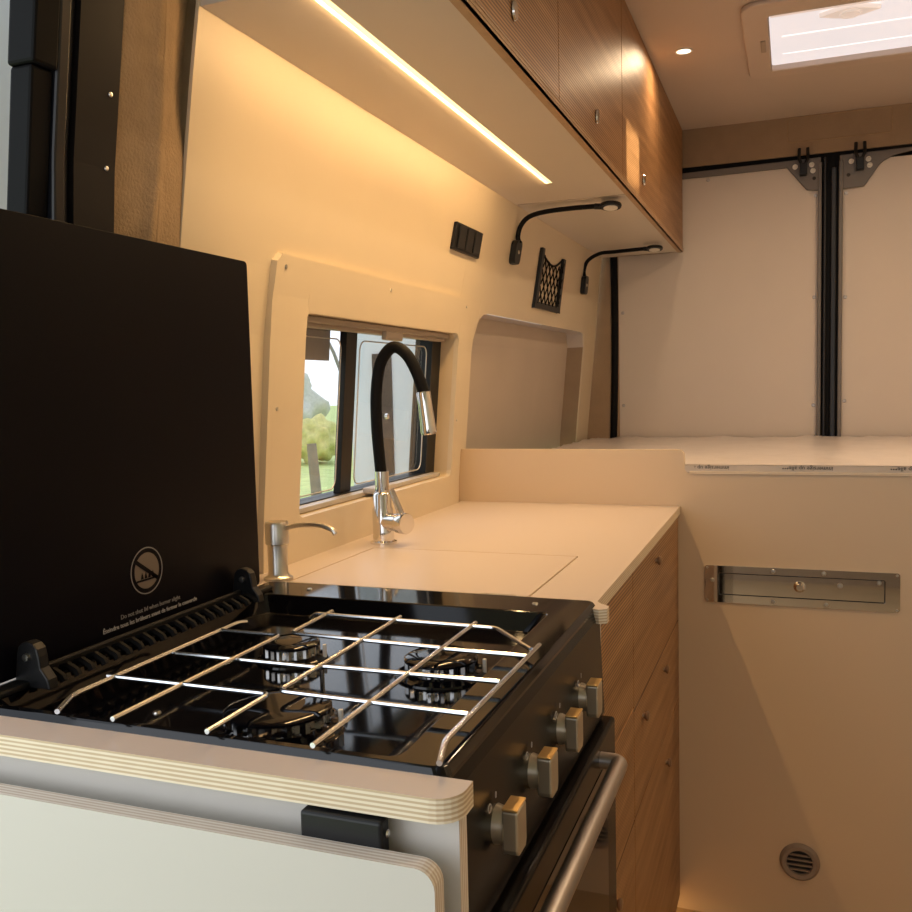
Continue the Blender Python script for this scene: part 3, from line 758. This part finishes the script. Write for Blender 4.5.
ys_ = [CY0, 1.502, 2.10, 2.70, CY1]
for i in range(4):
    o = mesh_obj('door', B((-.385, OX, ys_[i]+.0015, ys_[i+1]-.0015, SOF+.0127, CEIL-.004)), M['oak'], parent=oc, bevel=.0006, seg=1)
    y, z = ((1.24, 1.695), (1.803, 1.702), (2.398, 1.700), (3.02, 1.70))[i]
    if i < 3:
        bm = bmesh.new(); lathe(bm, [(0, 0), (.008, 0), (.0105, .002), (.0095, .005), (.003, .006), (0, .0055)], (OX, y, z), (1, 0, 0), 24)
        for v in bm.verts: v.co.z = z+(v.co.z-z)*1.35
        mesh_obj('latch_button', bm, M['chrome'], parent=o, smooth=True)
# LED strip
ls = tag(mesh_obj('led_strip', B((LA+.0005, LB-.0005, LY0+.001, LY1-.001, SOF+.001, SOF+.006)), M['led'], loc=(-.52, 1.49, SOF)), 'long glowing warm strip light recessed under the overhead cabinet', 'strip light')

# ------------------------------------------------------------------ wall fittings
sw = thing('wall_switch', (-.685, 1.908, 1.504), 'black triple rocker switch plate on the cream wall', 'switch')
bm = bmesh.new(); wbox(bm, 1.842, 2.015, 1.4755, 1.5325, .0, .008); mesh_obj('switch_plate', bm, M['blackpl'], parent=sw, bevel=.0015)
for k in range(3):
    bm = bmesh.new(); wbox(bm, 1.858+k*.050, 1.900+k*.050, 1.480, 1.528, .008, .0125); mesh_obj('rocker', bm, M['blackpl'], parent=sw, bevel=.002)
def lamp(y, label, dz, path, hd):
    root = thing('reading_lamp', (W(y, 1.525), y, 1.52+dz), label, 'lamp', 'bendy black reading lamps over the bed')
    z = 1.52+dz; wx = W(y, z)
    bm = bmesh.new(); prism([rrect(y-.024, y+.024, z-.032, z+.028, .014, 5)], 0, wx+.0, wx+.016, bm)
    for v in bm.verts: v.co.x += W(y, v.co.z)-wx
    base = mesh_obj('lamp_base', bm, M['blackpl'], parent=root, bevel=.003)
    bm = bmesh.new(); lathe(bm, [(0, 0), (.0055, 0), (.0045, .002), (0, .0025)], (wx+.016, y-.003, z-.002), (1, 0, 0), 14); mesh_obj('switch_button', bm, M['steel'], parent=base, smooth=True)
    bm = bmesh.new(); tube(bm, smooth_path(path), .0062, 10); mesh_obj('gooseneck', bm, M['rubber'], parent=root, smooth=True)
    hx, hy, hz = hd
    bm = bmesh.new(); tube(bm, [path[-1], (hx-.022, hy, hz)], .0075, 10)
    lathe(bm, [(.016, -.0045), (.026, -.0045), (.0275, 0), (.026, .004), (.0, .006), (.0, .003), (.016, .0)], (hx, hy, hz), (0, 0, 1), 28)
    bmesh.ops.rotate(bm, cent=(hx, hy, hz), matrix=Matrix.Rotation(math.radians(-9), 3, 'X'), verts=[v for v in bm.verts if (v.co-Vector((hx, hy, hz))).length < .03])
    hd_ = mesh_obj('lamp_head', bm, M['blackpl'], parent=root, smooth=True)
    bm = bmesh.new(); lathe(bm, [(0, -.003), (.0175, -.003), (.0175, -.0008), (0, -.0008)], (hx, hy, hz-.004), (0, 0, 1), 24); bmesh.ops.rotate(bm, cent=(hx, hy, hz), matrix=Matrix.Rotation(math.radians(-9), 3, 'X'), verts=bm.verts); mesh_obj('lamp_lens', bm, M['white'], parent=hd_)
    return root
lamp(2.27, 'bendy black reading lamp nearer the kitchen, just behind the strip light', .004,
     [(-.664, 2.27, 1.545), (-.668, 2.27, 1.562), (-.659, 2.27, 1.590), (-.635, 2.268, 1.610), (-.590, 2.266, 1.618), (-.525, 2.262, 1.6195), (-.465, 2.26, 1.6185)], (-.425, 2.26, 1.6165))
lamp(3.04, 'bendy black reading lamp nearest the rear doors, at cabinet end', -.006,
     [(-.662, 3.04, 1.536), (-.664, 3.04, 1.562), (-.650, 3.04, 1.594), (-.609, 3.038, 1.614), (-.560, 3.035, 1.6155), (-.500, 3.03, 1.6165), (-.462, 3.03, 1.6175)], (-.427, 3.03, 1.6165))
# mesh pocket
pk = thing('mesh_pocket', (-.68, 2.64, 1.40), 'small black netting storage pocket with scooped top on the wall', 'pocket')
Y0, Y1, Z0, Z1 = 2.500, 2.765, 1.400, 1.566
def scoop(t): return Z1-.002-.034*math.sin(PI*t)**.8
bm = bmesh.new()
wbox(bm, Y0, Y0+.026, Z0, Z1, .0, .010, n=4); wbox(bm, Y1-.026, Y1, Z0, Z1-.003, .0, .010, n=4); wbox(bm, Y0, Y1, Z0, Z0+.018, .0, .010)
fr = mesh_obj('pocket_frame', bm, M['blackpl'], parent=pk, bevel=.002)
bm = bmesh.new(); tube(bm, [(W(Y0, 1.5)+.012, Y0+.012+(Y1-Y0-.024)*t, scoop(t)) for t in [i/16 for i in range(17)]], .0032, 8); mesh_obj('elastic_edge', bm, M['rubber'], parent=pk, smooth=True)
bm = bmesh.new(); nd = 9; step = .034
ya, yb, za = Y0+.02, Y1-.02, Z0+.014
def clipseg(p, q):
    S = 24; out = []
    for i in range(S+1):
        t = i/S; y = p[0]+(q[0]-p[0])*t; z = p[1]+(q[1]-p[1])*t
        ok = ya <= y <= yb and za <= z <= scoop((y-Y0)/(Y1-Y0))
        if ok: out.append((W(y, z)+.010, y, z))
        elif len(out) > 1: break
        else: out = []
    return out
for s in (1, -1):
    for k in range(-14, 22):
        c = ya+k*.0385
        pa, pb = (c, za), (c+s*.13, za+.16)
        sg = clipseg(pa, pb)
        if len(sg) > 1: tube(bm, [sg[0], sg[-1]], .0021, 5)
mesh_obj('netting', bm, M['rubber'], parent=pk)

# ------------------------------------------------------------------ ceiling fittings
sp = thing('ceiling_spotlight', (-.277, 2.540, CEIL), 'small round glowing ceiling spotlight beside the overhead cabinet', 'spotlight')
bm = bmesh.new(); lathe(bm, [(.019, .0), (.024, .0), (.0235, .003), (.019, .003)], (-.277, 2.54, CEIL), (0, 0, -1), 28)
bmesh.ops.delete(bm, geom=[f for f in bm.faces if len(f.verts) > 4], context='FACES'); mesh_obj('bezel', bm, M['white'], parent=sp, smooth=True)
bm = bmesh.new(); lathe(bm, [(0, 0), (.0195, 0), (.0195, .002), (0, .002)], (-.277, 2.54, CEIL), (0, 0, -1), 28); mesh_obj('diffuser', bm, M['spot'], parent=sp)
ht = struct('window_2', prism([rrect(-.122, .402, 2.285, 2.832, .045, 6), rrect(HX0, HX1, HY0, HY1, .008, 3)], 2, CEIL-.012, CEIL-.0005), M['hatchfr'], bevel=.004)
bm = bmesh.new()
lp = rrect(HX0+.001, HX1-.001, HY0+.001, HY1-.001, .008, 3); v0 = [bm.verts.new((x, y, CEIL-.010)) for x, y in lp]; v1 = [bm.verts.new((x, y, CEIL+.004)) for x, y in lp]
for i in range(len(lp)): bm.faces.new((v0[i], v0[(i+1) % len(lp)], v1[(i+1) % len(lp)], v1[i]))
mesh_obj('hatch_reveal', bm, M['hatchfr'], parent=ht)
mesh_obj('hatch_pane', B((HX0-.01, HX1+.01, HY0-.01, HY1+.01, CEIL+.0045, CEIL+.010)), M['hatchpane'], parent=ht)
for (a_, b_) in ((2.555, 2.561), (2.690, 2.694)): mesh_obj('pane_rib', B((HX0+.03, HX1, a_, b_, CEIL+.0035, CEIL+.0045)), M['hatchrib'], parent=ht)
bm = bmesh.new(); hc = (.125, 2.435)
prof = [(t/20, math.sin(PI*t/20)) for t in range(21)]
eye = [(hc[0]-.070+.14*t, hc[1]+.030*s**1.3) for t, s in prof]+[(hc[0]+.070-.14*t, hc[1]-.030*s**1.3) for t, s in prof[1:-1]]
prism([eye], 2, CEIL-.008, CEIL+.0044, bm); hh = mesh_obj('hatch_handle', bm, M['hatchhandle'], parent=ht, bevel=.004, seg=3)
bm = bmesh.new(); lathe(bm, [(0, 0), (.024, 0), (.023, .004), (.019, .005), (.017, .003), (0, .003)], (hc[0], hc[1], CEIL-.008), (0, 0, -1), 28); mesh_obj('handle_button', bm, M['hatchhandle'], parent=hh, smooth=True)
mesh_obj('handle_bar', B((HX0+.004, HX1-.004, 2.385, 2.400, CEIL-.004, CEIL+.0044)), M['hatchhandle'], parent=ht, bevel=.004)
mesh_obj('hatch_catch', B((-.082, -.070, 2.52, 2.60, CEIL-.016, CEIL-.011)), M['railbrown'], parent=ht, bevel=.001)

# ------------------------------------------------------------------ outside
bm = bmesh.new(); n = 40
V = [[bm.verts.new((-1.1-70*(i/n)**1.6, -14+110*j/n, -.62+.10*math.sin(i*.7+j*.9)*(i/n))) for i in range(n+1)] for j in range(n+1)]
for j in range(n):
    for i in range(n): bm.faces.new((V[j][i], V[j][i+1], V[j+1][i+1], V[j+1][i]))
gr = mesh_obj('grass_field', bm, M['grass'], smooth=True); tag(gr, 'green grass field seen through the kitchen window', 'grass', kind='stuff')
fp = tag(mesh_obj('fence_post', tube(bmesh.new(), [(-5.36, 9.5, -.6), (-5.39, 9.5, .0), (-5.43, 9.5, .55)], [.07, .065, .06], 10), M['post'], loc=(-5.36, 9.5, -.6), smooth=True), 'leaning weathered wooden fence post standing in the field', 'fence post')
def blob(name, c, r_, m, label, cat, sq=.8):
    bm = bmesh.new(); bmesh.ops.create_icosphere(bm, subdivisions=4, radius=1)
    for v in bm.verts:
        p = v.co.copy(); k = 1+.16*math.sin(p.x*7+p.y*5)*math.sin(p.z*8+p.y*3)+random.uniform(-.035, .035); v.co = Vector(c)+Vector((p.x*r_*k, p.y*r_*k, p.z*r_*sq*k))
    o = mesh_obj(name, bm, m, loc=(c[0], c[1], c[2]-r_*sq*.9))
    for p in o.data.polygons: p.use_smooth = True
    return tag(o, label, cat)
blob('bush', (-11.1, 19.6, -.02), .72, M['bush'], 'round yellow green bush beyond the field', 'bush')
blob('hedge', (-24, 38, .3), 2.6, mat('grey_green_hedge', (.46, .48, .44), .9, var=.3), 'hazy grey green tree clump far across the field', 'hedge', .9)
def tree(x, y, h, label):
    bm = bmesh.new()
    def br(p, d, L_, r_, lev):
        q = p+d*L_; tube(bm, [p, (p+q)/2+Vector((random.uniform(-.05, .05)*L_,)*3), q], [r_, r_*.85, r_*.65], 5)
        if lev == 0: return
        for k in range(3 if lev > 1 else 4):
            nd_ = (d+Vector((random.uniform(-1, 1), random.uniform(-1, 1), random.uniform(-.35, .7)))*.75).normalized(); br(q, nd_, L_*.68, r_*.6, lev-1)
    br(Vector((x, y, -.6)), Vector((.05, 0, 1)), h*.30, h*.011, 5)
    return tag(mesh_obj('bare_tree', bm, M['bark'], loc=(x, y, -.6)), label, 'tree')
tree(-8.75, 16.6, 6.5, 'leafless pale tree with thin spreading branches outside the window')
nv = thing('parked_van', (-1.8, 7, -.6), 'pale grey parked vehicle side outside the right window pane', 'van')
mesh_obj('van_body', prism([rrect(-2.62, -.9, -.25, 2.1, .18, 6)], 1, 5.1, 9.0), M['vanpaint'], parent=nv, bevel=.05)
mesh_obj('door_gap', B((-2.46, -2.33, 5.09, 5.102, -.1, 1.40)), M['dark'], parent=nv)
for y in (5.8, 8.2):
    bm = bmesh.new(); lathe(bm, [(0, 0), (.2, 0), (.33, .0), (.34, .06), (.33, .2), (0, .2)], (-2.45, y, -.27), (-1, 0, 0), 28); mesh_obj('wheel', bm, M['rubber'], parent=nv, smooth=True)
sd = tag(mesh_obj('sliding_door', prism([rrect(.95, 1.32, .0, 2.02, .05, 5)], 0, -1.21, -1.17), M['paint'], loc=(-1.19, 1.1, .0), bevel=.006), 'open grey painted sliding door edge at the far left', 'sliding door')

# ------------------------------------------------------------------ camera (solved from the photograph's vanishing points)
R = [(.93634529, .00391736, -.35105862), (.35025414, -.07898906, .93331815), (-.02407365, -.99686779, -.07533311)]
cam = bpy.data.cameras.new('camera'); co = bpy.data.objects.new('camera', cam); COL.objects.link(co)
m3 = Matrix(((R[0][0], -R[0][1], -R[0][2]), (R[1][0], -R[1][1], -R[1][2]), (R[2][0], -R[2][1], -R[2][2])))
co.matrix_world = Matrix.Translation((0, 0, 1.175)) @ m3.to_4x4()
cam.sensor_width = 36; cam.sensor_fit = 'HORIZONTAL'; cam.lens = 898/912*36; cam.clip_start = .01; cam.clip_end = 300
sc.camera = co

# ------------------------------------------------------------------ light
w = bpy.data.worlds.new('sky'); sc.world = w; w.use_nodes = True
bg = w.node_tree.nodes['Background']
skt = w.node_tree.nodes.new('ShaderNodeTexSky'); skt.sky_type = 'HOSEK_WILKIE'; skt.turbidity = 6; skt.ground_albedo = .4
skt.sun_direction = Vector((.3, -.6, .6)).normalized()
mxw = w.node_tree.nodes.new('ShaderNodeMix'); mxw.data_type = 'RGBA'; mxw.inputs[0].default_value = .75
w.node_tree.links.new(skt.outputs[0], mxw.inputs[6]); mxw.inputs[7].default_value = (.86, .92, 1, 1)
w.node_tree.links.new(mxw.outputs[2], bg.inputs[0]); bg.inputs[1].default_value = 1.5

def area(name, loc, dirv, sx, sy, power, col, spread=180):
    l = bpy.data.lights.new(name, 'AREA'); l.shape = 'RECTANGLE'; l.size = sx; l.size_y = sy; l.energy = power; l.color = col; l.spread = math.radians(spread)
    o = bpy.data.objects.new(name, l); COL.objects.link(o); o.location = loc
    o.rotation_euler = Vector(dirv).to_track_quat('-Z', 'Y').to_euler(); return o
# strip light under the cabinet
l = area('strip_light', (-.5215, 1.487, SOF-.0014), (0, 0, -1), .004, 1.09, 1.35, (1., .62, .27))
l.rotation_euler = (0, math.atan2(.72, .69), 0)
area('strip_light_down', (-.5215, 1.487, SOF-.0016), (0, 0, -1), .010, 1.09, 2.1, (1., .63, .28), 118).rotation_euler = (0, 0, 0)
area('toe_kick_light', (-.285, 1.6, .010), (0, 0, -1), .02, .8, .45, (1., .62, .24)).rotation_euler = (0, 0, 0)
# downlights in the ceiling
for (x, y, pw) in ((-.277, 2.54, 1.1), (.45, 2.3, 5.2), (.5, 1.2, 2.6)):
    area('downlight', (x, y, CEIL-.004), (0, 0, -1), .04, .04, pw, (1., .71, .43), 165)
# daylight at the roof hatch comes only from its pane's added emission
# added fill lamps for daylight from cab behind camera and open side door
area('cab_fill', (.1, -1.5, 1.35), (0, 1, -.08), 1.5, 1.0, 4.0, (.92, .95, 1.))
area('side_door_fill', (-.80, -.25, 1.15), (.42, .9, -.05), 1.0, 1.2, 2.9, (.92, .95, 1.), 150)
# narrow lamp added indoors to throw a sun patch on the cabinet doors
area('sun_patch_lamp', (.3, 2.0, 1.62), (Vector((-.366, 2.245, 1.722))-Vector((.3, 2.0, 1.62))), .17, .13, .16, (1., .84, .58), 3)

sc.view_settings.view_transform = 'Standard'
sc.view_settings.exposure = 0.47
